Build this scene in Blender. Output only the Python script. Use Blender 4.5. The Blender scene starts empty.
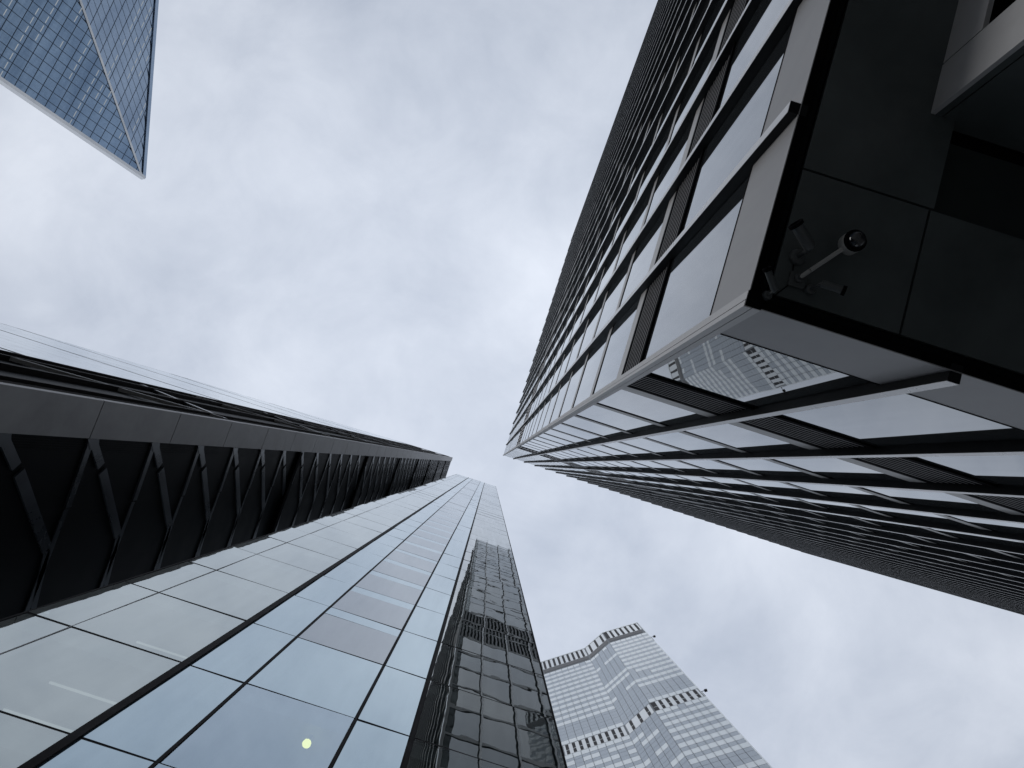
import bpy, math, random
from mathutils import Matrix, Vector
random.seed(7)
S = bpy.context.scene
COL = S.collection
EYE = 1.6                                        # height of the photographer's camera above the pavement

# ------------------------------------------------------------------ camera
cd = bpy.data.cameras.new("camera"); cam = bpy.data.objects.new("camera", cd); COL.objects.link(cam)
cd.sensor_fit = 'HORIZONTAL'; cd.sensor_width = 36.0; cd.lens = 640 / 1024 * 36.0
cd.clip_start = 0.05; cd.clip_end = 6000
CR = ((0.9522184, -0.3053736, 0.0052006), (-0.3035091, -0.9442292, 0.1277241), (-0.034093, -0.1231997, -0.9917961))
cam.matrix_world = Matrix.Translation((0, 0, EYE)) @ Matrix(CR).to_4x4()
S.camera = cam
# ------------------------------------------------------------------ sky and sun (overcast)
SUN_EL, SUN_AZ = math.radians(27), math.radians(265)
w = bpy.data.worlds.new("World"); S.world = w; w.use_nodes = True
nt = w.node_tree; nd = nt.nodes; lk = nt.links
for x in list(nd): nd.remove(x)
def node(tree, t, **kw):
    x = tree.nodes.new(t)
    for k, v in kw.items(): setattr(x, k, v)
    return x
out = node(nt, 'ShaderNodeOutputWorld')
sky = node(nt, 'ShaderNodeTexSky', sky_type='NISHITA', sun_disc=False)
sky.sun_elevation = SUN_EL; sky.sun_rotation = SUN_AZ
tc = node(nt, 'ShaderNodeTexCoord'); sep = node(nt, 'ShaderNodeSeparateXYZ'); lk.new(tc.outputs['Generated'], sep.inputs[0])
def mth(tree, op, a, b=None):
    m = node(tree, 'ShaderNodeMath', operation=op)
    for i, v in enumerate((a, b)):
        if v is None: continue
        if isinstance(v, (int, float)): m.inputs[i].default_value = v
        else: tree.links.new(v, m.inputs[i])
    return m.outputs[0]
zc = mth(nt, 'MAXIMUM', sep.outputs[2], 0.06)
cmb = node(nt, 'ShaderNodeCombineXYZ')                       # a flat cloud deck seen from below
lk.new(mth(nt, 'DIVIDE', sep.outputs[0], zc), cmb.inputs[0]); lk.new(mth(nt, 'DIVIDE', sep.outputs[1], zc), cmb.inputs[1])
cmb.inputs[2].default_value = 3.7
def noise(tree, vec, scale, detail, rough, dist=0.0):
    n_ = node(tree, 'ShaderNodeTexNoise'); n_.inputs['Scale'].default_value = scale; n_.inputs['Detail'].default_value = detail
    n_.inputs['Roughness'].default_value = rough; n_.inputs['Distortion'].default_value = dist
    if vec is not None: tree.links.new(vec, n_.inputs['Vector'])
    return n_.outputs['Fac']
n1 = noise(nt, cmb.outputs[0], 1.7, 7, 0.55, 0.25); n2 = noise(nt, cmb.outputs[0], 5.0, 6, 0.6, 0.4)
n3 = noise(nt, cmb.outputs[0], 0.8, 3, 0.5, 0.2)
mixn = mth(nt, 'ADD', mth(nt, 'ADD', mth(nt, 'MULTIPLY', n1, 0.52), mth(nt, 'MULTIPLY', n2, 0.22)), mth(nt, 'MULTIPLY', n3, 0.26))
mr = node(nt, 'ShaderNodeMapRange'); lk.new(mixn, mr.inputs[0])
mr.inputs['From Min'].default_value = 0.38; mr.inputs['From Max'].default_value = 0.62
ramp = node(nt, 'ShaderNodeValToRGB'); lk.new(mr.outputs[0], ramp.inputs[0])
e = ramp.color_ramp.elements
e[0].position = 0.0; e[0].color = (0.48, 0.54, 0.655, 1); e[1].position = 1.0; e[1].color = (0.83, 0.885, 0.99, 1)
dim = node(nt, 'ShaderNodeMapRange'); lk.new(sep.outputs[2], dim.inputs[0])    # overcast skies are brightest overhead
dim.inputs['From Min'].default_value = 0.0; dim.inputs['From Max'].default_value = 1.0
dim.inputs['To Min'].default_value = 0.40; dim.inputs['To Max'].default_value = 1.09
cl = node(nt, 'ShaderNodeMixRGB', blend_type='MULTIPLY'); cl.inputs[0].default_value = 1
lk.new(ramp.outputs[0], cl.inputs[1]); lk.new(dim.outputs[0], cl.inputs[2])
bg1 = node(nt, 'ShaderNodeBackground'); lk.new(sky.outputs[0], bg1.inputs[0]); bg1.inputs[1].default_value = 0.06
bg2 = node(nt, 'ShaderNodeBackground'); lk.new(cl.outputs[0], bg2.inputs[0]); bg2.inputs[1].default_value = 1.0
mx = node(nt, 'ShaderNodeMixShader'); mx.inputs[0].default_value = 0.93
lk.new(bg1.outputs[0], mx.inputs[1]); lk.new(bg2.outputs[0], mx.inputs[2]); lk.new(mx.outputs[0], out.inputs[0])
sd = bpy.data.lights.new("sun", 'SUN'); so = bpy.data.objects.new("sun", sd); COL.objects.link(so)
sd.energy = 0.8; sd.angle = math.radians(25); sd.color = (1, 0.985, 0.96)
sv = Vector((math.sin(SUN_AZ) * math.cos(SUN_EL), math.cos(SUN_AZ) * math.cos(SUN_EL), math.sin(SUN_EL)))
so.rotation_euler = sv.to_track_quat('Z', 'Y').to_euler()
S.view_settings.view_transform = 'Standard'; S.view_settings.look = 'None'
S.view_settings.exposure = 0.0; S.view_settings.gamma = 1.0; S.view_settings.use_curve_mapping = False
S.render.engine = 'CYCLES'
S.cycles.max_bounces = 8; S.cycles.glossy_bounces = 6; S.cycles.diffuse_bounces = 3; S.cycles.transparent_max_bounces = 12

# ------------------------------------------------------------------ materials
def mat(name, col, rough=0.5, metal=0.0, var=0.0, vscale=1.5, spec=0.5, bump=0.0, bscale=8.0, stretch=None):
    m = bpy.data.materials.new(name); m.use_nodes = True; t = m.node_tree; b = t.nodes['Principled BSDF']
    b.inputs['Base Color'].default_value = (*col, 1); b.inputs['Roughness'].default_value = rough
    b.inputs['Metallic'].default_value = metal; b.inputs['Specular IOR Level'].default_value = spec
    if var or bump:
        c = node(t, 'ShaderNodeTexCoord'); vec = c.outputs['Object']
        if stretch:
            mp = node(t, 'ShaderNodeMapping'); mp.inputs['Scale'].default_value = stretch
            t.links.new(vec, mp.inputs[0]); vec = mp.outputs[0]
    if var:
        f_ = noise(t, vec, vscale, 6, 0.6, 0.3)
        r = node(t, 'ShaderNodeValToRGB'); t.links.new(f_, r.inputs[0])
        r.color_ramp.elements[0].position = 0.25; r.color_ramp.elements[1].position = 0.75
        r.color_ramp.elements[0].color = (*[x * (1 - var) for x in col], 1); r.color_ramp.elements[1].color = (*[min(1, x * (1 + var)) for x in col], 1)
        t.links.new(r.outputs[0], b.inputs['Base Color'])
        mrr = node(t, 'ShaderNodeMapRange'); t.links.new(f_, mrr.inputs[0])
        mrr.inputs['To Min'].default_value = max(0.02, rough - 0.1); mrr.inputs['To Max'].default_value = min(1, rough + 0.12)
        t.links.new(mrr.outputs[0], b.inputs['Roughness'])
    if bump:
        bn = node(t, 'ShaderNodeBump'); bn.inputs['Strength'].default_value = 1.0; bn.inputs['Distance'].default_value = bump
        t.links.new(noise(t, vec, bscale, 4, 0.6), bn.inputs['Height']); t.links.new(bn.outputs[0], b.inputs['Normal'])
    return m
def glass(name, base, tint, f0, clear=0.0, wob=0.0012, wscale=0.55, base_rough=0.6, dirt=0.06):
    """coated facade glass: a mirror that strengthens towards grazing angles over a tinted body; clear lets the room show"""
    m = bpy.data.materials.new(name); m.use_nodes = True; t = m.node_tree
    for x in list(t.nodes): t.nodes.remove(x)
    o = node(t, 'ShaderNodeOutputMaterial')
    d = node(t, 'ShaderNodeBsdfDiffuse'); d.inputs[0].default_value = (*base, 1)
    g = node(t, 'ShaderNodeBsdfGlossy'); g.inputs['Roughness'].default_value = 0.0
    lw = node(t, 'ShaderNodeLayerWeight'); lw.inputs[0].default_value = 0.5
    c = node(t, 'ShaderNodeTexCoord')
    if wob:
        bn = node(t, 'ShaderNodeBump'); bn.inputs['Strength'].default_value = 1.0; bn.inputs['Distance'].default_value = wob
        t.links.new(noise(t, c.outputs['Object'], wscale, 2, 0.5), bn.inputs['Height']); t.links.new(bn.outputs[0], g.inputs['Normal'])
    p5 = mth(t, 'POWER', lw.outputs['Facing'], 5.0)
    fac = mth(t, 'ADD', mth(t, 'MULTIPLY', p5, 1 - f0), f0)
    # grime: faint vertical runs on the pane
    mp = node(t, 'ShaderNodeMapping'); mp.inputs['Scale'].default_value = (2.2, 2.2, 0.22); t.links.new(c.outputs['Object'], mp.inputs[0])
    gr = noise(t, mp.outputs[0], 1.3, 6, 0.65)
    mrr = node(t, 'ShaderNodeMapRange'); t.links.new(gr, mrr.inputs[0]); mrr.inputs['From Min'].default_value = 0.3; mrr.inputs['From Max'].default_value = 0.75
    mrr.inputs['To Min'].default_value = 1.0; mrr.inputs['To Max'].default_value = 1.0 - dirt
    tn = node(t, 'ShaderNodeMixRGB', blend_type='MULTIPLY'); tn.inputs[0].default_value = 1; tn.inputs[1].default_value = (*tint, 1)
    tg = node(t, 'ShaderNodeMixRGB'); t.links.new(mth(t, 'POWER', lw.outputs['Facing'], 3.0), tg.inputs[0]); tg.inputs[1].default_value = (*tint, 1)
    tg.inputs[2].default_value = (0.95, 0.97, 0.98, 1); t.links.new(tg.outputs[0], tn.inputs[1])
    t.links.new(mrr.outputs[0], tn.inputs[2]); t.links.new(tn.outputs[0], g.inputs[0])
    body = d.outputs[0]
    if clear:
        tr = node(t, 'ShaderNodeBsdfTransparent'); tr.inputs[0].default_value = (0.80, 0.88, 0.86, 1)
        mb = node(t, 'ShaderNodeMixShader'); mb.inputs[0].default_value = clear
        t.links.new(body, mb.inputs[1]); t.links.new(tr.outputs[0], mb.inputs[2]); body = mb.outputs[0]
    ms = node(t, 'ShaderNodeMixShader'); t.links.new(fac, ms.inputs[0]); t.links.new(body, ms.inputs[1]); t.links.new(g.outputs[0], ms.inputs[2])
    t.links.new(ms.outputs[0], o.inputs[0]); return m
def emit(name, col, s):
    m = bpy.data.materials.new(name); m.use_nodes = True; t = m.node_tree
    for x in list(t.nodes): t.nodes.remove(x)
    o = node(t, 'ShaderNodeOutputMaterial'); em = node(t, 'ShaderNodeEmission'); em.inputs[0].default_value = (*col, 1); em.inputs[1].default_value = s
    t.links.new(em.outputs[0], o.inputs[0]); return m

M = dict(
    ledge=mat('grey_sill_metal', (0.42, 0.41, 0.40), 0.42, 0.1, 0.15, 0.8),
    cap=mat('satin_bronze_steel', (0.50, 0.49, 0.48), 0.28, 0.25, 0.15, 0.8, 0.8),
    pier=mat('pale_pier_cladding', (0.50, 0.50, 0.51), 0.5, 0, 0.1, 1.2),
    fascia=mat('weathered_panel', (0.29, 0.287, 0.29), 0.5, 0.1, 0.2, 0.9, stretch=(1, 1, 0.4)),
    finside=mat('black_anodised_fin', (0.008, 0.009, 0.011), 0.5, 0.0, 0.2, 1.0, 0.18),
    black=mat('black_gasket_and_shade', (0.005, 0.005, 0.006), 0.8, 0, 0.2, 3.0, 0.02),
    soffit=mat('dark_soffit_panel', (0.082, 0.096, 0.098), 0.42, 0, 0.32, 0.7, 0.4),  # tone variation puts uneven bounced light into the panel colour
    blade=mat('louvre_blade', (0.40, 0.39, 0.39), 0.5, 0.0, 0.1, 2.0),
    gl_right=glass('grey_coated_glass', (0.03, 0.033, 0.036), (0.94, 0.95, 0.96), 0.25, wob=0.0010, wscale=0.5),
    gl_right2=glass('grey_coated_glass_b', (0.04, 0.042, 0.044), (0.90, 0.93, 0.96), 0.23, wob=0.0014, wscale=0.5),
    gl_right3=glass('grey_coated_glass_c', (0.025, 0.028, 0.03), (0.95, 0.95, 0.94), 0.27, wob=0.0014, wscale=0.5),
    gl_side=glass('dark_green_glass', (0.025, 0.036, 0.036), (0.88, 0.92, 0.90), 0.45, clear=0.5, wob=0.0042, wscale=0.6, dirt=0.15),
    gl_blue=glass('pale_blue_glass', (0.05, 0.10, 0.15), (0.75, 0.92, 1.0), 0.55, wob=0.003, wscale=0.45),
    gl_clear=glass('clear_green_glass', (0.11, 0.125, 0.122), (0.88, 0.96, 0.94), 0.48, clear=0.7, wob=0.003, wscale=0.45),
    gl_lamp=glass('clear_blue_glass', (0.045, 0.06, 0.085), (0.72, 0.88, 1.0), 0.50, clear=0.75, wob=0.003, wscale=0.45),
    blind=mat('lavender_grey_panel', (0.16, 0.16, 0.19), 0.12, 0, 0.05, 1.5, 0.9),
    mull=mat('dark_mullion', (0.012, 0.010, 0.011), 0.6, 0, 0.2, 2.0, 0.1),
    slab=mat('pale_ceiling', (0.55, 0.57, 0.55), 0.7, 0, 0.08, 2.0),
    core=mat('room_back_wall', (0.30, 0.32, 0.31), 0.7, 0, 0.15, 0.7),
    recess=mat('dark_recess', (0.03, 0.038, 0.038), 0.6, 0, 0.2, 1.0, 0.2),
    braceface=mat('black_glazed_recess', (0.003, 0.004, 0.005), 0.5, 0, 0.3, 0.6, 0.06),
    brace=mat('grey_painted_steel', (0.050, 0.056, 0.066), 0.28, 0.1, 0.45, 0.35, 0.6),
    mega=mat('dark_grey_cladding', (0.29, 0.285, 0.285), 0.5, 0.1, 0.25, 0.5, bump=0.004, bscale=1.5),
    steel=mat('light_steel_brace', (0.30, 0.30, 0.295), 0.4, 0.2, 0.15, 1.0),
    gl_wedge=glass('wedge_glass', (0.10, 0.115, 0.12), (0.90, 0.94, 0.95), 0.55, wob=0.0007, wscale=0.4),
    fw_glass=glass('tower_blue_grey_glass', (0.10, 0.125, 0.155), (0.92, 0.97, 1.0), 0.40, wob=0.0, dirt=0.10),
    fw_panel=glass('white_enamelled_glass', (0.82, 0.86, 0.85), (0.97, 1.0, 1.0), 0.45, wob=0.0, dirt=0.08),
    fw_frame=mat('pale_mullion', (0.20, 0.22, 0.24), 0.5, 0, 0.1, 0.3),
    fw_dark=mat('dark_slot', (0.018, 0.016, 0.018), 0.6, 0, 0.2, 0.5),
    fw_grey=mat('grey_band', (0.15, 0.15, 0.155), 0.5, 0, 0.1, 0.5),
    fw_white=glass('white_pier', (0.85, 0.88, 0.88), (0.98, 1, 1), 0.35, wob=0.0, dirt=0.05),
    sc_glass=glass('deep_blue_glass', (0.15, 0.235, 0.36), (0.52, 0.70, 0.93), 0.60, wob=0.0, dirt=0.25),
    sc_glass2=glass('soft_blue_glass', (0.18, 0.265, 0.40), (0.63, 0.77, 0.95), 0.62, wob=0.0, dirt=0.2),
    sc_line=mat('navy_joint', (0.035, 0.06, 0.105), 0.5, 0, 0.2, 0.3),
    sc_white=glass('white_edge_trim', (0.88, 0.89, 0.87), (1, 1, 1), 0.55, wob=0.0, dirt=0.08),
    cctv=mat('grey_camera_paint', (0.07, 0.077, 0.08), 0.4, 0, 0.15, 6.0),
    cctvw=mat('white_camera_paint', (0.40, 0.40, 0.385), 0.4, 0, 0.12, 6.0),
    lens=mat('smoked_dome', (0.012, 0.013, 0.016), 0.06, 0, 0, 1, 0.9),
    ground=mat('grey_paving', (0.22, 0.215, 0.205), 0.8, 0, 0.2, 0.6, bump=0.004, bscale=20),
    road=mat('asphalt', (0.05, 0.05, 0.052), 0.85, 0, 0.25, 1.2, bump=0.004, bscale=60),
    kerb=mat('granite_kerb', (0.30, 0.295, 0.285), 0.7, 0, 0.2, 4.0),
    lamp=emit('lamp_glow', (0.95, 0.95, 0.30), 2.2), tube=emit('tube_glow', (0.85, 0.93, 1.0), 0.36), tube2=emit('ceiling_tube_glow', (0.95, 1.0, 0.97), 0.30), warm=emit('warm_cove_glow', (1.0, 0.62, 0.22), 0.9),
)

# ------------------------------------------------------------------ mesh helpers
class MB:
    def __init__(s): s.v = []; s.f = []
    def quad(s, a, b, c, d):
        i = len(s.v); s.v += [tuple(a), tuple(b), tuple(c), tuple(d)]; s.f.append((i, i + 1, i + 2, i + 3)); return s
    def poly(s, pts):
        i = len(s.v); s.v += [tuple(p) for p in pts]; s.f.append(tuple(range(i, i + len(pts)))); return s
    def hexa(s, p):                      # p: 8 corners, bottom ring then top ring
        i = len(s.v); s.v += [tuple(q) for q in p]
        for f in ((3, 2, 1, 0), (4, 5, 6, 7), (0, 1, 5, 4), (1, 2, 6, 5), (2, 3, 7, 6), (3, 0, 4, 7)): s.f.append(tuple(i + k for k in f))
        return s
    def box(s, x0, x1, y0, y1, z0, z1):
        x0, x1 = min(x0, x1), max(x0, x1); y0, y1 = min(y0, y1), max(y0, y1)
        return s.hexa([(x0, y0, z0), (x1, y0, z0), (x1, y1, z0), (x0, y1, z0), (x0, y0, z1), (x1, y0, z1), (x1, y1, z1), (x0, y1, z1)])
    def bar(s, a, b, up, wd, dp):        # rectangular bar from a to b; wd across, dp along `up`
        a, b, up = Vector(a), Vector(b), Vector(up).normalized(); d = (b - a).normalized(); sx = d.cross(up).normalized() * wd / 2; uy = up * dp / 2
        return s.hexa([a - sx - uy, a + sx - uy, a + sx + uy, a - sx + uy, b - sx - uy, b + sx - uy, b + sx + uy, b - sx + uy])
    def lathe(s, a, axis, prof, seg=28):   # prof: (distance along axis, radius)
        a, ax = Vector(a), Vector(axis).normalized(); t = Vector((0, 0, 1)) if abs(ax.z) < 0.9 else Vector((1, 0, 0))
        u = ax.cross(t).normalized(); v_ = ax.cross(u); rings = []
        for (h, r) in prof:
            i = len(s.v); rings.append(i)
            for k in range(seg):
                an = 2 * math.pi * k / seg; s.v.append(tuple(a + ax * h + (u * math.cos(an) + v_ * math.sin(an)) * max(r, 1e-4)))
        for r0, r1 in zip(rings, rings[1:]):
            for k in range(seg): s.f.append((r0 + k, r0 + (k + 1) % seg, r1 + (k + 1) % seg, r1 + k))
        s.f.append(tuple(rings[0] + k for k in reversed(range(seg)))); s.f.append(tuple(rings[-1] + k for k in range(seg)))
        return s
    def tube(s, pts, r, seg=14):
        for a, b in zip(pts, pts[1:]):
            d = Vector(b) - Vector(a); s.lathe(a, d, [(0, r), (d.length, r)], seg)
        return s
    def build(s, name, m, parent=None, smooth=False, bevel=0.0):
        me = bpy.data.meshes.new(name); off = parent_loc(parent) if parent else Vector((0, 0, 0))
        me.from_pydata([tuple(Vector(p) - off) for p in s.v], [], s.f); me.materials.append(m); me.update()
        o = bpy.data.objects.new(name, me); COL.objects.link(o)
        if parent: o.parent = parent
        if smooth:
            me.polygons.foreach_set('use_smooth', [True] * len(me.polygons))
            me.set_sharp_from_angle(angle=math.radians(40))
        if bevel:
            b = o.modifiers.new('bevel', 'BEVEL'); b.width = bevel; b.segments = 2; b.limit_method = 'ANGLE'
        return o
def parent_loc(p):
    l = Vector((0, 0, 0))
    while p: l += p.location; p = p.parent
    return l
def thing(name, label, cat, loc, group=None):
    o = bpy.data.objects.new(name, None); COL.objects.link(o); o.location = loc; o.empty_display_size = 0.5
    o['label'] = label; o['category'] = cat
    if group: o['group'] = group
    return o
def structure(o): o['kind'] = 'structure'; return o
CRT = Matrix(CR).transposed()
def px(p):                                # only used to rank repeats by their size in the photograph
    q = CRT @ (Vector(p) - Vector((0, 0, EYE)))
    if q.z > -0.05: return None
    return (512 + 640 * q.x / -q.z, 384 - 640 * q.y / -q.z)
def size(item):
    pts = [px(p) for p in item.v[:4]] if len(item.v) == 4 else [px(item.v[k]) for k in (0, 1, 5, 4)]
    if any(p is None for p in pts): return 0
    cx = sum(p[0] for p in pts) / 4; cy = sum(p[1] for p in pts) / 4
    ar = abs(sum(pts[i][0] * pts[(i + 1) % 4][1] - pts[(i + 1) % 4][0] * pts[i][1] for i in range(4))) / 2
    out_ = max(0, -cx, cx - 1024) + max(0, -cy, cy - 768)
    return ar if out_ < 60 else 0
def parts(name, items, parent, cap=96, bevel=0.0):
    """items: (MB, material). The `cap` largest in view become parts; the rest of the kind one stuff part per material."""
    items = sorted(items, key=lambda it: -size(it[0]))
    for mb, m in items[:cap]: mb.build(name, m, parent)
    rest = {}
    for mb, m in items[cap:]:
        r = rest.setdefault(m.name, (MB(), m))[0]; i = len(r.v); r.v += mb.v; r.f += [tuple(i + k for k in f) for f in mb.f]
    for r, m in rest.values():
        o = r.build(name, m, parent); o['kind'] = 'stuff'
def tilt(pts, nrm, amp):
    """a pane never sits perfectly true: lean it a few millimetres about both axes"""
    a, b = random.uniform(-amp, amp), random.uniform(-amp, amp); n_ = Vector(nrm)
    sg = ((-1, -1), (1, -1), (1, 1), (-1, 1))
    return [Vector(p) + n_ * (a * sx + b * sy) for p, (sx, sy) in zip(pts, sg)]
E0 = EYE

# ================================================================== ground, road
g = MB().quad((-2500, -2500, 0), (2500, -2500, 0), (2500, 2500, 0), (-2500, 2500, 0)).build('ground', M['ground']); structure(g)
r = MB().quad((-400, -150, 0.004), (-40, -150, 0.004), (-40, 300, 0.004), (-400, 300, 0.004)).build('road', M['road']); structure(r)
k = MB().box(-40, -39.7, -150, 300, 0, 0.12).build('kerb', M['kerb'], None, bevel=0.02); structure(k)

# ================================================================== RIGHT: dark finned office tower
XC, YC, ZS, ZR, SP = 2.27, -2.65, 7.24 + E0, 150 + E0, 2.6      # corner, soffit, roof, fin spacing
NL, NR = 21, 28
XR, YF = XC + NR * SP, YC - NL * SP
GX, GY = XC + 0.072, YC - 0.072                                   # glass planes
T = thing('office_tower', 'dark finned office tower with black underside filling the right side of the view', 'building', (XC + 30, YC - 28, 0))
JZ = [19.4 + E0 + 4.8 * j for j in range(27)]
PLANT = (10, 11)
# body behind the skin (hollow-free dark core), back faces and roof
MB().box(GX + 0.35, XR - 0.35, YF + 0.35, GY - 0.35, ZS + 0.5, ZR - 0.8).build('core_wall', M['black'], T)
MB().box(XR - 0.3, XR - 0.05, YF + 0.3, GY - 0.4, ZS, ZR - 0.5).build('rear_wall', M['finside'], T)
MB().box(GX + 0.4, XR - 0.31, YF + 0.05, YF + 0.3, ZS, ZR - 0.5).build('rear_wall', M['finside'], T)
MB().box(GX + 0.05, XR, YF, GY - 0.05, ZR - 0.45, ZR - 0.1).build('roof', M['finside'], T)
def lf(y0, y1, z0, z1, x): return [(x, y0, z0), (x, y1, z0), (x, y1, z1), (x, y0, z1)]     # left face quad, facing -x
def rf(x0, x1, z0, z1, y): return [(x0, y, z0), (x1, y, z0), (x1, y, z1), (x0, y, z1)]     # right face quad, facing +y
wins, louv = [], []
levels = [(8.62 + E0, 12.85 + E0, 'g'), (15.6 + E0, JZ[0] - 0.2, 'g')]
for j in range(26): levels.append((JZ[j] + 0.47, JZ[j + 1] - 0.2, 'p' if j in PLANT else 'g'))
levels.append((JZ[26] + 0.47, ZR - 0.5, 'g'))
def slats(face, s0, s1, z0, z1):
    m = MB(); nz = int((z1 - z0) / 0.19)
    for i in range(nz):
        z = z0 + (i + 0.5) * (z1 - z0) / nz
        if face == 'L': m.box(GX - 0.006, GX + 0.02, s0, s1, z - 0.015, z + 0.015)
        else: m.box(s0, s1, GY - 0.02, GY + 0.006, z - 0.015, z + 0.015)
    return m
def vslats(face, s0, s1, z0, z1):
    m = MB(); ns = 6
    for i in range(ns):
        s = s0 + (i + 0.5) * (s1 - s0) / ns
        if face == 'L': m.box(GX - 0.03, GX + 0.03, s - 0.09, s + 0.09, z0, z1)
        else: m.box(s - 0.09, s + 0.09, GY - 0.03, GY + 0.03, z0, z1)
    return m
for face, nb in (('L', NL), ('R', NR)):
    for b in range(nb):
        lo = (0.24 if b == 0 else 0.09); s0 = b * SP + lo; s1 = (b + 1) * SP - 0.09
        if face == 'L': a0, a1 = YC - s0, YC - s1
        else: a0, a1 = XC + s0, XC + s1
        for z0, z1, kind in levels:
            if kind == 'g':
                q = lf(a0, a1, z0, z1, GX) if face == 'L' else rf(a0, a1, z0, z1, GY)
                wins.append((MB().quad(*tilt(q, (1, 0, 0) if face == 'L' else (0, 1, 0), 0.004)), M[random.choice(('gl_right', 'gl_right', 'gl_right2', 'gl_right3'))]))
            else:
                louv.append((vslats(face, min(a0, a1), max(a0, a1), z0, z1), M['blade']))
        louv.append((slats(face, min(a0, a1), max(a0, a1), 12.97 + E0, 14.95 + E0), M['blade']))
parts('window', wins, T, 98)
parts('louvre', louv, T, 98)
# continuous pieces: fascia, louvre backing, sills and ledges
FX, FY = XC + 0.014, YC - 0.014
MB().box(FX, FX + 0.012, YC - 0.207, YF, ZS - 0.012, 8.58 + E0).build('fascia', M['fascia'], T)
MB().box(XC + 0.207, XR, FY - 0.012, FY, ZS - 0.012, 8.58 + E0).build('fascia', M['fascia'], T)
MB().box(FX - 0.006, FX + 0.08, YC - 0.22, YF, 8.58 + E0, 8.62 + E0).box(XC + 0.22, XR, FY - 0.08, FY + 0.006, 8.58 + E0, 8.62 + E0).build('window_gasket', M['black'], T)
MB().box(GX - 0.002, GX + 0.3, YC - 0.2, YF + 0.1, 12.85 + E0, 15.0 + E0).box(XC + 0.2, XR - 0.1, GY - 0.3, GY + 0.002, 12.85 + E0, 15.0 + E0).build('louvre_backing', M['black'], T)
MB().box(GX - 0.045, GX + 0.03, YC - 0.22, YF, 12.85 + E0, 12.97 + E0).box(XC + 0.22, XR, GY - 0.03, GY + 0.045, 12.85 + E0, 12.97 + E0).build('louvre_frame', M['black'], T)
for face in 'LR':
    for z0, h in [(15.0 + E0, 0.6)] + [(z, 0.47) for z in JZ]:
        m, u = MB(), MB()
        if face == 'L':
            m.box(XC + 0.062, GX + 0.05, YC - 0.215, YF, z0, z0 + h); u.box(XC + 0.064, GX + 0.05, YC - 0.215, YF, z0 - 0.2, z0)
        else:
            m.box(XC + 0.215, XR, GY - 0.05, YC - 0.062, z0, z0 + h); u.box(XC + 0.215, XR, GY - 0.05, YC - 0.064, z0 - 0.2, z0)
        o = m.build('ledge', M['ledge'], T); u.build('ledge_shade_strip', M['black'], o)  # black strip paints in the shade on the ledge's underside
# plant-floor backing
pz0, pz1 = JZ[PLANT[0]] + 0.6, JZ[PLANT[-1] + 1] - 0.12
MB().box(GX + 0.05, GX + 0.3, YC - 0.2, YF + 0.1, pz0, pz1).box(XC + 0.2, XR - 0.1, GY - 0.3, GY - 0.05, pz0, pz1).build('louvre_backing', M['black'], T)
# fins
for b in range(1, NL + 1):
    y = YC - b * SP
    f_ = MB().box(XC - 0.110, GX + 0.04, y - 0.075, y + 0.075, ZS, ZR).build('fin', M['finside'], T)
    MB().box(XC - 0.115, XC - 0.1105, y - 0.078, y + 0.078, ZS + 0.01, ZR).build('fin_cap', M['cap'], f_)
for b in range(1, NR + 1):
    x = XC + b * SP
    f_ = MB().box(x - 0.075, x + 0.075, GY - 0.04, YC + 0.110, ZS, ZR).build('fin', M['finside'], T)
    MB().box(x - 0.078, x + 0.078, YC + 0.1105, YC + 0.115, ZS + 0.01, ZR).build('fin_cap', M['cap'], f_)
# corner post: three grooved strips
cp = MB().box(XC + 0.012, XC + 0.205, YC - 0.205, YC - 0.012, ZS + 0.004, ZR).build('corner_post', M['black'], T)
MB().box(XC, XC + 0.0118, YC - 0.075, YC, ZS, ZR).build('corner_strip', M['ledge'], cp)
MB().box(XC + 0.004, XC + 0.0118, YC - 0.205, YC - 0.09, ZS, ZR).build('corner_strip', M['ledge'], cp)
MB().box(XC + 0.012, XC + 0.095, YC - 0.0118, YC, ZS, ZR).build('corner_strip', M['ledge'], cp)
MB().box(XC + 0.108, XC + 0.205, YC - 0.0118, YC - 0.004, ZS, ZR).build('corner_strip', M['ledge'], cp)
# underside: black perimeter channel, panels, deeper recess
IX, IY = FX + 0.0125, FY - 0.0125
MB().box(IX, XR - 0.1, YF + 0.1, IY, ZS + 0.30, ZS + 0.42).build('soffit_backing', M['black'], T)
MB().box(IX, IX + 0.12, YF + 0.2, IY, ZS + 0.02, ZS + 0.30).box(IX + 0.12, XR - 0.1, IY - 0.12, IY, ZS + 0.02, ZS + 0.30).build('soffit_channel', M['black'], T)
MB().box(IX + 0.13, IX + 0.20, YF + 0.2, IY - 0.13, ZS + 0.035, ZS + 0.28).box(IX + 0.20, XR - 0.1, IY - 0.20, IY - 0.13, ZS + 0.035, ZS + 0.28).build('soffit_trim', M['braceface'], T)
PX0, PY0 = IX + 0.235, IY - 0.235
pans = [(PX0, 4.13, PY0, -4.525), (PX0, 4.19, -4.555, -9.6), (PX0, 4.19, -9.63, -14.7), (PX0, 4.19, -14.73, -19.8)]
x = 4.16
while x < XR - 2:
    pans.append((x, min(x + 1.63, XR - 0.2), PY0, -4.525)); x += 1.66
for (x0, x1, y0, y1) in pans: MB().box(x0, x1, y1, y0, ZS + 0.03, ZS + 0.10).build('soffit_panel', M['soffit'], T)
MB().box(4.20, XR - 0.2, -5.6, -4.53, ZS + 0.24, ZS + 0.29).build('recess_panel', M['recess'], T)
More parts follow.
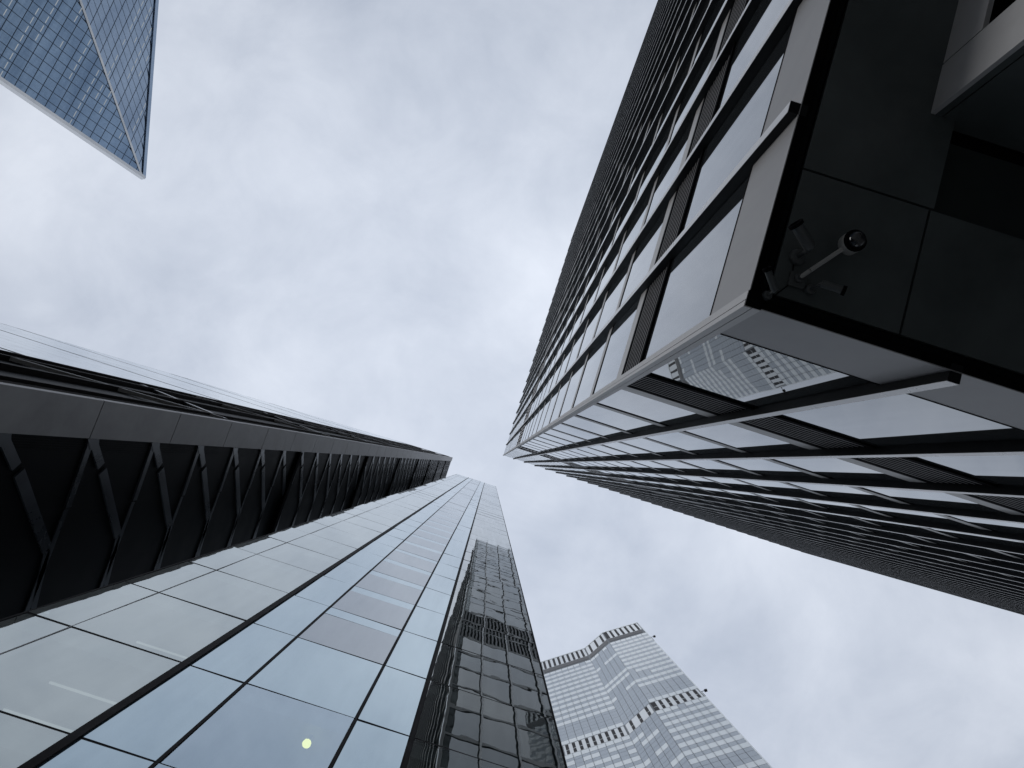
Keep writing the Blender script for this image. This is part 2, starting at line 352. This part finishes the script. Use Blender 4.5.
# entrance core under the tower: pale pier and lintel, dark side wall, dark opening
MB().box(3.87, 3.93, -6.43, -5.75, 0, ZS + 0.03).build('pier', M['pier'], T, bevel=0.004)
MB().box(3.875, 3.935, -14.5, -6.455, 6.63 + E0, ZS + 0.03).build('lintel', M['pier'], T)
MB().box(3.93, 4.015, -6.4, -5.753, 0, ZS + 0.03).build('side_wall', M['soffit'], T)
MB().box(4.03, 20, -6.4, -5.75, 0, ZS + 0.2).build('side_wall', M['soffit'], T)
MB().box(4.6, 20, -14.5, -6.45, 0, ZS - 0.02).build('entrance_glazing', M['braceface'], T)
MB().box(3.94, 20, -14.5, -6.45, ZS - 0.015, ZS + 0.02).build('entrance_ceiling', M['black'], T)
for xx in (20, 45, 68):
    for yy in (-12, -32, -52): MB().box(xx, xx + 1.6, yy, yy + 1.6, 0, ZS + 0.05).build('column', M['fascia'], T)

# ------------------------------------------------------------------ surveillance cameras under the soffit
PZ = ZS + 0.03
c1 = thing('security_camera', 'pale dome camera with smoked bubble on a long arm under the dark soffit', 'camera', (2.80, -3.14, PZ))
MB().box(2.70, 2.90, -3.24, -3.06, PZ - 0.045, PZ - 0.001).build('mounting_plate', M['cctv'], c1, bevel=0.008)
MB().lathe((2.80, -3.17, PZ - 0.05), (0, 0, -1), [(0, 0.055), (0.03, 0.055), (0.04, 0.035), (0.07, 0.03)]).build('pivot', M['cctv'], c1, True)
DX, DY, DZ = 3.20, -3.675, 6.97 + E0
MB().tube([(2.80, -3.17, PZ - 0.10), (2.86, -3.25, PZ - 0.17), (DX, DY, DZ + 0.04)], 0.026).build('arm', M['cctvw'], c1, True)
h_ = MB().lathe((DX, DY, DZ + 0.16), (0, 0, -1), [(0, 0.05), (0.02, 0.10), (0.06, 0.125), (0.19, 0.128)]).build('housing', M['cctvw'], c1, True)
MB().lathe((DX, DY, DZ - 0.03), (0, 0, -1), [(0, 0.1285), (0.03, 0.128), (0.045, 0.118)]).build('trim_ring', M['black'], h_, True)
MB().lathe((DX, DY, DZ - 0.070), (0, 0, -1), [(0.1 * math.sin(t_ * math.pi / 16), 0.1 * math.cos(t_ * math.pi / 16)) for t_ in range(9)]).build('dome', M['lens'], c1, True)
MB().tube([(2.735, -3.20, PZ - 0.012), (2.70, -3.42, PZ - 0.012), (2.735, -3.43, PZ - 0.03)], 0.007, 8).build('cable', M['black'], c1, True)
MB().tube([(2.89, -3.12, PZ - 0.012), (2.94, -3.06, PZ - 0.012), (2.975, -3.09, PZ - 0.03)], 0.007, 8).build('cable', M['black'], c1, True)
MB().tube([(2.72, -3.07, PZ - 0.012), (2.60, -2.90, PZ - 0.012), (2.505, -2.86, PZ - 0.03)], 0.007, 8).build('cable', M['black'], c1, True)
def bullet(base, head, label, r, hood):
    c = thing('security_camera', label, 'camera', base)
    b, h = Vector(base), Vector(head); d = (h - b); dn = d.normalized()
    MB().lathe((b.x, b.y, PZ), (0, 0, -1), [(0, r * 1.5), (0.025, r * 1.5), (0.05, r * 1.2), (0.06, r * .6)]).build('mounting_plate', M['cctv'], c, True)
    MB().tube([(b.x, b.y, PZ - 0.05), (b.x, b.y, h.z + 0.10), tuple(b + dn * 0.02 + Vector((0, 0, h.z + 0.04 - b.z)))], r * 0.42).build('bracket', M['cctv'], c, True)
    st = Vector((b.x, b.y, h.z + 0.07)); ax = (h - st); L = ax.length
    MB().lathe(st, ax, [(0, r * 0.8), (0.02, r), (L - 0.03, r), (L, r * 1.02)]).build('body', M[hood], c, True)
    MB().lathe(st + ax.normalized() * L, ax, [(0.001, r * 1.2), (0.04, r * 1.28), (0.041, r * 0.95), (0.02, r * 0.85)]).build('hood', M['black'], c, True)
    MB().lathe(st + ax.normalized() * (L - 0.001), ax, [(0, r * 0.7), (0.004, r * 0.7), (0.012, r * 0.4)]).build('lens', M['lens'], c, True)
bullet((2.735, -3.43, PZ), (2.495, -3.60, 6.87 + E0), 'stubby dark cylinder camera with black hood, nearer the facade than the dome camera', 0.068, 'cctv')
bullet((2.505, -2.86, PZ), (2.345, -3.03, 6.97 + E0), 'smallest grey camera with a pale front, nearest the corner of the soffit', 0.040, 'cctv')
bullet((2.975, -3.09, PZ), (3.19, -3.06, 6.92 + E0), 'dark bullet camera with round black front, directly below the dome camera arm', 0.045, 'cctv')

# ================================================================== LOWER LEFT: flat glass tower
G0 = 7.27
B = thing('glass_tower', 'smooth pale blue glass tower mirroring its dark neighbour, right of the black tower', 'building', (-3, 14, 0))
XL, XE, ZT = -10.22, 4.52, 238 + E0
cols = [(XL, -5.99, 'gl_clear'), (-5.81, -4.33, 'gl_blue'), (-4.23, -1.33, 'mid'), (-1.23, 0.16, 'gl_blue'), (0.32, XE, 'gl_side')]
JB = [13.15 + E0 + 4.43 * (i - 3) for i in range(55)]
JB = [z for z in JB if 0.2 < z < ZT - 1.0]
edges = [0.3] + JB + [ZT - 0.4]
panes, blinds = [], []
for i, (z0, z1) in enumerate(zip(edges, edges[1:])):
    if z1 - z0 < 0.5: continue
    for (x0, x1, kind) in cols:
        q0, q1 = z0 + 0.03, z1 - 0.03
        if kind == 'mid':
            hb = z0 - E0
            if hb > 21.5:
                zb = z0 + (z1 - z0) * 0.77
                blinds.append((MB().quad((x0, G0 - 0.003, q0), (x1, G0 - 0.003, q0), (x1, G0 - 0.003, zb - 0.02), (x0, G0 - 0.003, zb - 0.02)), M['blind_glass'] if 'blind_glass' in M else M['blind'])); q0 = zb + 0.01
                km = M['gl_blue']
            else: km = M['gl_lamp'] if hb < 17.0 else M['gl_blue']
        else: km = M[kind]
        q = [(x0, G0, q0), (x1, G0, q0), (x1, G0, q1), (x0, G0, q1)]
        panes.append((MB().quad(*tilt(q, (0, 1, 0), 0.008)), km))
M_bl = glass('lavender_glass', (0.15, 0.165, 0.18), (0.82, 0.88, 0.93), 0.38, wob=0.0008, wscale=0.45)
parts('window', panes, B, 98)
parts('spandrel_panel', [(m, M_bl) for m, _ in blinds], B, 60)
for xm, wd in ((-5.90, 0.19), (-4.28, 0.075), (-1.28, 0.075), (0.25, 0.13)):
    MB().box(xm - wd / 2, xm + wd / 2, G0 - (0.05 if wd > 0.1 else 0.02), G0 + 0.12, 0, ZT).build('mullion', M['mull'], B)
MB().box(-9.040, -9.015, G0 - 0.012, G0 + 0.1, 0, ZT).build('mullion', M['pier'], B)
MB().box(3.29, 3.33, G0 + 0.03, G0 + 0.1, 0, ZT).build('mullion', M['fw_frame'], B)
MB().box(XL - 0.06, XL, G0 - 0.01, G0 + 0.12, 0, ZT).build('edge_trim', M['mull'], B)
MB().box(XE, XE + 0.07, G0 - 0.01, G0 + 0.12, 0, ZT).build('edge_trim', M['mull'], B)
tr = [(MB().box(XL, XE, G0 + 0.001, G0 + 0.05, z - 0.032, z + 0.032), M['mull']) for z in JB]
parts('transom', tr, B, 98)
# rooms: slabs, back wall, flank walls, roof
sl = [(MB().box(XL + 0.1, XE - 0.05, G0 + 0.13, G0 + 3.4, z - 0.75, z + 0.02), M['slab']) for z in JB]
parts('floor_slab', sl, B, 98)
MB().box(XL + 0.05, XE - 0.05, G0 + 3.4, G0 + 16, 0, ZT - 1).build('core_wall', M['core'], B)
MB().box(-5.95, -5.75, G0 + 0.13, G0 + 3.4, 0, ZT - 1).build('partition', M['core'], B)
MB().box(-1.30, -1.25, G0 + 0.13, G0 + 3.4, 0, ZT - 1).box(-4.30, -4.25, G0 + 0.13, G0 + 3.4, 0, ZT - 1).build('partition', M['core'], B)
MB().box(XL - 0.05, XE + 0.06, G0 + 0.02, G0 + 16, ZT - 0.38, ZT).build('roof', M['fw_frame'], B)
side = MB()
for z0, z1 in zip(edges, edges[1:]):
    for xx in (XL - 0.03, XE + 0.05):
        for y0, y1 in ((G0 + 0.15, G0 + 5), (G0 + 5.08, G0 + 10), (G0 + 10.08, G0 + 16)):
            side.quad((xx, y0, z0 + 0.03), (xx, y1, z0 + 0.03), (xx, y1, z1 - 0.03), (xx, y0, z1 - 0.03))
side.build('window', M['gl_blue'], B)['kind'] = 'stuff'
# the round lamp seen through the lowest middle pane, and ceiling tubes in the wide left bays
lp = thing('ceiling_lamp', 'round glowing yellow ceiling lamp behind a blue pane of the glass tower', 'lamp', (-2.13, 7.66, 16.5 + E0))
zc0 = min(JB, key=lambda z: abs(z - (17.58 + E0))) - 0.75
MB().lathe((-2.13, 7.66, zc0), (0, 0, -1), [(0, 0.03), (max(0.02, zc0 - 16.5 - E0), 0.03)], 12).build('stem', M['mull'], lp)
MB().lathe((-2.13, 7.66, 16.5 + E0), (0, 0, -1), [(0, 0.04), (0.02, 0.075), (0.05, 0.10), (0.10, 0.105), (0.15, 0.08), (0.17, 0.04)]).build('globe', M['lamp'], lp, True)

for i, (xa, xb, yy, zz) in enumerate(((-8.6, -6.6, 8.3, 17.62), (-9.4, -7.0, 9.2, 17.62), (-8.8, -6.8, 8.6, 22.05), (-9.6, -7.4, 9.4, 22.05), (-8.7, -6.7, 8.5, 26.5), (-8.9, -6.9, 8.6, 31.0))):
    zc1 = min(JB, key=lambda z: abs(z - (zz + E0))) - 0.75
    t_ = thing('tube_light', 'thin glowing ceiling tube behind the pale greenish glass beside the black tower', 'lamp', (xa, yy, zc1), 'ceiling tubes in the glass tower')
    MB().box(xa - 0.03, xb + 0.03, yy - 0.06, yy + 0.06, zc1 - 0.05, zc1).build('tray', M['fw_frame'], t_)
    MB().box(xa, xb, yy - 0.025, yy + 0.025, zc1 - 0.085, zc1 - 0.051).build('tube', M['tube2'], t_)
for zz in (13.15, 17.58):
    zc1 = min(JB, key=lambda z: abs(z - (zz + E0))) - 0.76
    t_ = thing('cove_light', 'warm orange ceiling strip glimpsed through the dark green panes, %s' % ('nearest the ground' if zz < 15 else 'one floor higher than the other'), 'lamp', (0.6, 8.0, zc1), 'warm strips in the glass tower')
    MB().box(0.6, 3.9, 7.9, 8.08, zc1 - 0.04, zc1).build('tray', M['fw_frame'], t_)
    MB().box(0.65, 3.85, 7.96, 8.02, zc1 - 0.075, zc1 - 0.041).build('strip', M['warm'], t_)

# ================================================================== LEFT: black braced tower with slanted glass wedge
AX, N2, N1, NE = -16.77, 2.492, 4.18, 13.8
HT = 288 + E0
W = thing('braced_tower', 'black braced tower with grey column strip, left of the smooth glass tower', 'building', (-30, 8, 0))
MB().box(AX - 12, AX, N1 - 0.2, NE + 10, 0, HT - 1.0).build('recess_wall', M['braceface'], W)
# fine vertical ribs of the black wall near the column
rb = MB()
for i in range(6): rb.box(AX, AX + 0.02, N1 + 0.08 + i * 0.1, N1 + 0.12 + i * 0.1, 0, HT - 1.2)
rb.build('rib_strip', M['braceface'], W)
# column strip: cladding panels with open joints
MB().box(AX - 1.6, AX + 0.10, N2 + 0.10, N1 - 0.05, 0, HT - 0.1).build('column_backing', M['black'], W)
z = 2.0
cl_ = []
while z < HT:
    z1 = min(z + 6.9, HT)
    cl_.append((MB().hexa([(AX - 0.3, N2, z + 0.03), (AX + 0.16, N2, z + 0.03), (AX + 0.16, N1, z + 0.03), (AX - 0.3, N1, z + 0.03),
                           (AX - 0.3, N2, z1 - 0.03), (AX + 0.16, N2, z1 - 0.03), (AX + 0.16, N1, z1 - 0.03), (AX - 0.3, N1, z1 - 0.03)]), M['mega'])); z = z1
parts('column_panel', cl_, W, 98)
# every floor: a floor beam, a diagonal brace and a gusset at the column
beams, braces, gus = [], [], []
z = 23.1 + E0 - 5.2 * 4
while z < HT - 6:
    X_ = AX + 0.06
    beams.append((MB().bar((X_, N1 + 0.02, z), (X_, N1 + 3.1, z + 0.25), (1, 0, 0), 0.34, 0.10).bar((X_ - 0.02, N1 + 3.2, z + 0.26), (X_ - 0.02, NE + 6, z + 0.6), (1, 0, 0), 0.30, 0.05), M['brace']))
    braces.append((MB().bar((X_ + 0.02, N1 + 0.1, z + 0.1), (X_ + 0.02, N1 + 1.25, z + 1.4), (1, 0, 0), 0.42, 0.10).bar((X_, N1 + 1.5, z + 1.72), (X_, N1 + 4.9, z + 5.2), (1, 0, 0), 0.48, 0.09).bar((X_ - 0.02, N1 + 5.0, z + 5.3), (X_ - 0.02, NE + 3, z + 7.2), (1, 0, 0), 0.34, 0.05), M['brace']))
    gus.append((MB().poly([(X_ + 0.075, N1 + 0.02, z - 0.35), (X_ + 0.075, N1 + 0.02, z + 0.45), (X_ + 0.075, N1 + 0.6, z + 0.75), (X_ + 0.075, N1 + 0.5, z + 0.1)]).box(X_ - 0.1, X_ + 0.06, N1 + 0.02, N1 + 0.3, z - 0.2, z + 0.5), M['brace']))
    z += 5.2
parts('floor_beam', beams, W, 98); parts('brace', braces, W, 98); parts('gusset', gus, W, 98)
# bands: every seventh floor a darker horizontal gap
for z in range(7): MB().box(AX, AX + 0.3, N1 + 0.05, NE + 6, 60 + z * 32, 60.7 + z * 32).build('floor_band', M['black'], W)
# flank towards the viewer: deep dark bay, light bracing, then the glazed wedge with its slanting edge
X3 = -30.2
def xs(z): return -16.77 - 1.6 - max(0, (HT - z)) * 0.3244           # slanting edge
MB().poly([(AX - 1.8, N2 + 0.35, 0), (X3 - 40, N2 + 0.35, 0), (X3, N2 + 0.35, HT - (X3 + 18.37) / -0.3244), (AX - 1.8, N2 + 0.35, HT - 0.2)]).build('bay_wall', M['braceface'], W)
for xx, wd in ((-19.0, 0.3), (-23.4, 0.35), (-27.8, 0.3)):
    MB().box(xx - wd, xx, N2 + 0.02, N2 + 0.34, 0, HT - (-xx - 18.1) / 0.3244).build('flank_column', M['mull'], W)
for i in range(9):
    z0 = 8 + i * 29.0
    if z0 + 29 > HT - 20: break
    xa = -18.4; xb = max(X3 + 0.3, xs(z0 + 29) + 0.6)
    MB().bar((xa, N2 + 0.16, z0 + 9), (xb, N2 + 0.16, z0), (0, 1, 0), 0.30, 0.24).build('flank_brace', M['steel'], W)
    MB().bar((xa, N2 + 0.20, z0 + 9.5), (xb, N2 + 0.20, z0 + 19), (0, 1, 0), 0.4, 0.2).build('flank_brace', M['brace'], W)
wed = []
zl = 0.0
while zl < HT - 60:
    z1 = zl + 5.08
    for c in range(12):
        xa = X3 - c * 6.0; xb = xa - 6.0
        lo0, lo1 = xs(zl) + 0.5, xs(z1) + 0.5
        p = [(xa, zl + 0.04), (max(xb + 0.05, lo0), zl + 0.04), (max(xb + 0.05, lo1), z1 - 0.04), (xa, z1 - 0.04)]
        if lo1 >= xa: continue
        if p[1][0] >= xa: continue
        wed.append((MB().quad(*tilt([(p[0][0], N2, p[0][1]), (p[1][0], N2, p[1][1]), (p[2][0], N2, p[2][1]), (p[3][0], N2, p[3][1])], (0, 1, 0), 0.002)), M['gl_wedge']))
    zl = z1
parts('window', wed, W, 98)
MB().poly([(X3, N2 + 0.06, 0), (xs(0), N2 + 0.06, 0), (xs(HT - 36), N2 + 0.06, HT - 36), (X3, N2 + 0.06, HT - 35.8)]).build('glazing_frame', M['fw_frame'], W)
for z in (41, 71.5, 102.5, 133, 164):
    zz = z + E0
    if xs(zz) < X3: MB().box(xs(zz) + 0.5, X3, N2 - 0.012, N2 + 0.05, zz - 0.28, zz + 0.28).build('floor_band', M['mull'], W)
MB().bar((xs(0), N2 + 0.1, 0), (xs(HT) , N2 + 0.1, HT), (0, 1, 0), 0.5, 0.2).build('edge_trim', M['fw_frame'], W)
MB().box(X3 - 0.12, X3 + 0.12, N2 - 0.01, N2 + 0.33, 0, HT - 36).build('flank_column', M['mull'], W)
# the inclined glass back of the wedge and its bulk
MB().hexa([(xs(0) + 1, N2 + 0.5, 0), (AX - 12.1, N2 + 0.5, 0), (AX - 12.1, NE + 10, 0), (xs(0) + 1, NE + 10, 0),
           (AX - 12.1 - 0.5, N2 + 0.5, HT - 31), (AX - 12.1, N2 + 0.5, HT - 31), (AX - 12.1, NE + 10, HT - 31), (AX - 12.6, NE + 10, HT - 31)]).build('rear_glazing', M['gl_wedge'], W)

# ================================================================== BOTTOM: zigzag-fronted pale tower
ZF = 250 + E0
p0, p1, p2, p3 = (40.68, 64.41), (55.03, 54.73), (59.91, 47.31), (71.34, 39.96)
F = thing('zigzag_tower', 'pale distant tower with zigzag front, white panel rows and black slot bands', 'building', (66, 66, 0))
u0 = Vector((p0[0] - p1[0], p0[1] - p1[1])).normalized(); p0 = (p1[0] + u0.x * 17.31, p1[1] + u0.y * 17.31)
plan = [p0, p1, p2, p3, (p3[0] + 12, p3[1] + 22), (p0[0] + 16, p0[1] + 18)]
body = MB()
for (a, b) in zip(plan, plan[1:] + plan[:1]):
    body.quad((a[0], a[1], 0), (b[0], b[1], 0), (b[0], b[1], ZF - 0.2), (a[0], a[1], ZF - 0.2))
body.poly([(a[0], a[1], ZF - 0.2) for a in plan])
body.build('frame', M['fw_frame'], F)
FZ = [235.5 + E0 - 3.93 * k_ for k_ in range(-1, 62)]
wn, pn, sw, gb, wp = [], [], [], [], []
rr = random.Random(3)
DARKROWS = {12, 13}
for fi, (a, b, nb) in enumerate(((p0, p1, 8), (p1, p2, 5), (p2, p3, 7))):
    A, Bv = Vector((*a, 0)), Vector((*b, 0)); L = (Bv - A).length; d = (Bv - A) / L; nn = Vector((d.y, -d.x, 0))
    if nn.dot(-A) < 0: nn = -nn
    def fq(s0, s1, z0, z1, o): return [A + d * s0 + nn * o + Vector((0, 0, z0)), A + d * s1 + nn * o + Vector((0, 0, z0)), A + d * s1 + nn * o + Vector((0, 0, z1)), A + d * s0 + nn * o + Vector((0, 0, z1))]
    def fb(s0, s1, z0, z1, o0, o1):
        q = [A + d * s + nn * o for s, o in ((s0, o0), (s1, o0), (s1, o1), (s0, o1))]
        return MB().hexa([p + Vector((0, 0, z0)) for p in q] + [p + Vector((0, 0, z1)) for p in q])
    bay = L / nb
    # crown: white top, black slots between white piers, grey band
    gb.append((fb(0.35, L - (1.0 if fi == 2 else 0.35), 236.9 + E0, 240.2 + E0, 0.0, 0.06), M['fw_grey']))
    gb.append((fb(0.15, L - 0.15, 249.2 + E0, 250 + E0, 0.0, 0.10), M['fw_white']))
    for (zz0, zz1, split) in ((240.4 + E0, 249.1 + E0, False), (172.4 + E0, 178.0 + E0, True)):
        sw.append((fb(0.3, L - 0.3, zz0, zz1, 0.0, 0.03), M['fw_white']))
        n_s = {0: 9, 1: 3, 2: 7}[fi]
        w0 = 0.7 if fi != 1 else 1.4
        for i in range(n_s):
            c = w0 + 0.55 + i * ((L - 1.3 - w0 - 0.8) / (n_s - 1 if n_s > 1 else 1)) if fi != 2 else 0.75 + i * 1.93
            hw = 0.62 if (fi == 2 and i == 0) else 0.42
            if split:
                wp.append((fb(c - hw, c + hw, zz0 + 0.15, zz0 + 2.3, 0.03, 0.05), M['fw_dark'])); wp.append((fb(c - hw, c + hw, zz0 + 2.55, zz1 - 0.1, 0.03, 0.05), M['fw_dark']))
            else: wp.append((fb(c - hw, c + hw, zz0 + 0.2, zz1 - 0.15, 0.03, 0.05), M['fw_dark']))
    for k_, z in enumerate(FZ):
        kk = k_ - 1; zr = z - E0
        if zr < 4: continue
        if 174.0 < zr < 178.1: continue
        if 171.0 < zr < 174.0: zr = 172.3; z = zr + E0
        dark = kk in DARKROWS or (139 < zr < 144.5) or (kk > 26 and kk % 9 in (3, 4))
        if fi == 1: dark = dark or not (kk in (0, 7, 8, 17, 18, 20, 22) or kk % 7 == 3)
        if zr > 236: continue
        for i in range(nb):
            s0, s1 = i * bay + 0.07, (i + 1) * bay - 0.07
            dk = dark
            if not dk and rr.random() < (0.025 if fi != 1 else 0.35): dk = True
            if kk == 9 and fi == 2: dk = i < 3
            if kk == 8 and fi == 2: dk = i < 1
            zt = z - 0.05
            if zr - 3.9 < 178 and zr > 178: z_lo = 178.2 + E0
            else: z_lo = (z - 3.93 if zr != 172.3 else 168.68 + E0) + 0.05
            zm = max(z_lo + 0.05, z - 2.15)
            if dk: wn.append((MB().quad(*fq(s0, s1, zm, zt, 0.02)), M['fw_glass']))
            else: pn.append((MB().quad(*fq(s0, s1, zm, zt, 0.035)), M['fw_panel']))
            if zm - 0.06 > z_lo: wn.append((MB().quad(*fq(s0, s1, z_lo, zm - 0.06, 0.02)), M['fw_glass']))
parts('window', wn, F, 98); parts('spandrel_panel', pn, F, 98); parts('slot', wp, F, 98)
for m_, mm in gb: m_.build('crown_band', mm, F)
for m_, mm in sw: m_.build('slot_surround', mm, F)
MB().box(p3[0] - 0.05, p3[0] + 0.3, p3[1] - 0.1, p3[1] + 0.25, 0, ZF).build('corner_trim', M['fw_white'], F)
for zz in (229.0, 175.8):
    t_ = thing('facade_bracket', 'small black bracket light jutting from the pale zigzag tower, %s' % ('level with the middle slots' if zz < 200 else 'just below the crown'), 'bracket', (p3[0], p3[1], zz + E0), 'black brackets on the tower edge')
    dv = Vector((0.86, -0.5, 0)); b0 = Vector((p3[0], p3[1], zz + E0))
    MB().bar(b0 + dv * 0.1, b0 + dv * 1.1, (0, 0, 1), 0.12, 0.12).build('arm', M['fw_frame'], t_)
    MB().bar(b0 + dv * 1.0, b0 + dv * 1.75, (0, 0, 1), 0.6, 0.6).build('lamp_head', M['fw_dark'], t_, bevel=0.05)

# ================================================================== TOP LEFT: blue folded tower
K = thing('folded_blue_tower', 'blue glass tower with sharp tip and white edges in the upper left', 'building', (-135, -95, 0))
AP = Vector((-128.0, -50.4, 190 + E0))
q1, q2, q3 = Vector((-142.4, -52.1, 150 + E0)), Vector((-139.4, -86.3, 150 + E0)), Vector((-137.2, -152.5, 150 + E0))
def down(q, t): return AP + (q - AP) * t
TB = 4.7
glz, pal = [], []
rs = random.Random(11)
def sheet(qa, qb, nrow, mat_g, ncol_full, dash):
    nrm = (qa - AP).cross(qb - AP).normalized()
    if nrm.dot(Vector((0, 0, EYE)) - AP) < 0: nrm = -nrm
    Lf = (qb - qa).length * TB; cw = (qb - qa).length * TB / ncol_full
    hd = (qb - qa).normalized(); vd = (qa - AP) * TB
    for r_ in range(nrow):
        t0, t1 = r_ / nrow, (r_ + 1) / nrow
        a0, a1 = AP + vd * t0, AP + vd * t1
        w0, w1 = Lf * t0, Lf * t1
        e_ = 0.045 / 1
        c = 0
        while c * cw < w1:
            s0, s1 = c * cw + 0.08, (c + 1) * cw - 0.08
            tp = min(s1, w0), min(s1, w1)
            A0 = a0 + (a1 - a0) * 0.035; A1 = a1 - (a1 - a0) * 0.035
            if s0 < w0 - 0.02: pts = [A1 + hd * s0, A1 + hd * min(s1, w1), A0 + hd * min(s1, w0), A0 + hd * s0]
            elif s0 < w1: pts = [A1 + hd * s0, A1 + hd * min(s1, w1), A1 + hd * min(s1, w1) + (A0 - A1) * 0.02, A0 + (A1 - A0) * min(1, max(0, (s0 - w0) / (w1 - w0))) + hd * s0]
            else: break
            glz.append((MB().quad(*[p + nrm * 0.05 for p in pts]), mat_g))
            c += 1
        if dash and rs.random() < 0.6:
            am = a0 + (a1 - a0) * 0.30; c0 = rs.randint(0, 6); wm = Lf * (t0 + 0.3 / nrow)
            nn_ = rs.randint(4, 22)
            for c in range(c0, c0 + nn_):
                s0 = c * cw + 0.35; s1 = s0 + cw - 0.75
                if s1 > wm: break
                if rs.random() < 0.8: pal.append((MB().quad(*[am + hd * s + nrm * 0.09 + (a1 - a0) * o for s, o in ((s0, 0), (s1, 0), (s1, 0.075), (s0, 0.075))]), M['tube']))
    return nrm
n_l = sheet(q1, q2, 76, M['sc_glass'], 62, True)
n_r = sheet(q2, q3, 76, M['sc_glass2'], 124, True)
bq1, bq2, bq3 = down(q1, TB), down(q2, TB), down(q3, TB)
bk = AP + Vector((-30, -20, -2)); bb = Vector((bq1.x - 45, (bq1.y + bq3.y) / 2, 0))
for q_ in (bq1, bq2, bq3): pass
MB().poly([AP, bq1, bq2]).poly([AP, bq2, bq3]).poly([AP, bq1, bb]).poly([AP, bq3, bb]).build('facade_backing', M['sc_line'], K)
parts('window', glz, K, 98); parts('light_strip', pal, K, 98)
ov = (bq1 - AP).normalized()
MB().bar(AP - ov * 0.5, bq1, (0.3, 0.95, 0.0), 1.5, 1.0).build('edge_trim', M['sc_white'], K)
MB().bar(AP, bq2, (n_l + n_r), 0.6, 0.5).build('ridge_trim', M['sc_white'], K)
MB().bar(AP - ov * 0.5, bq3, n_r, 1.0, 0.9).build('edge_trim', M['sc_glass2'], K)
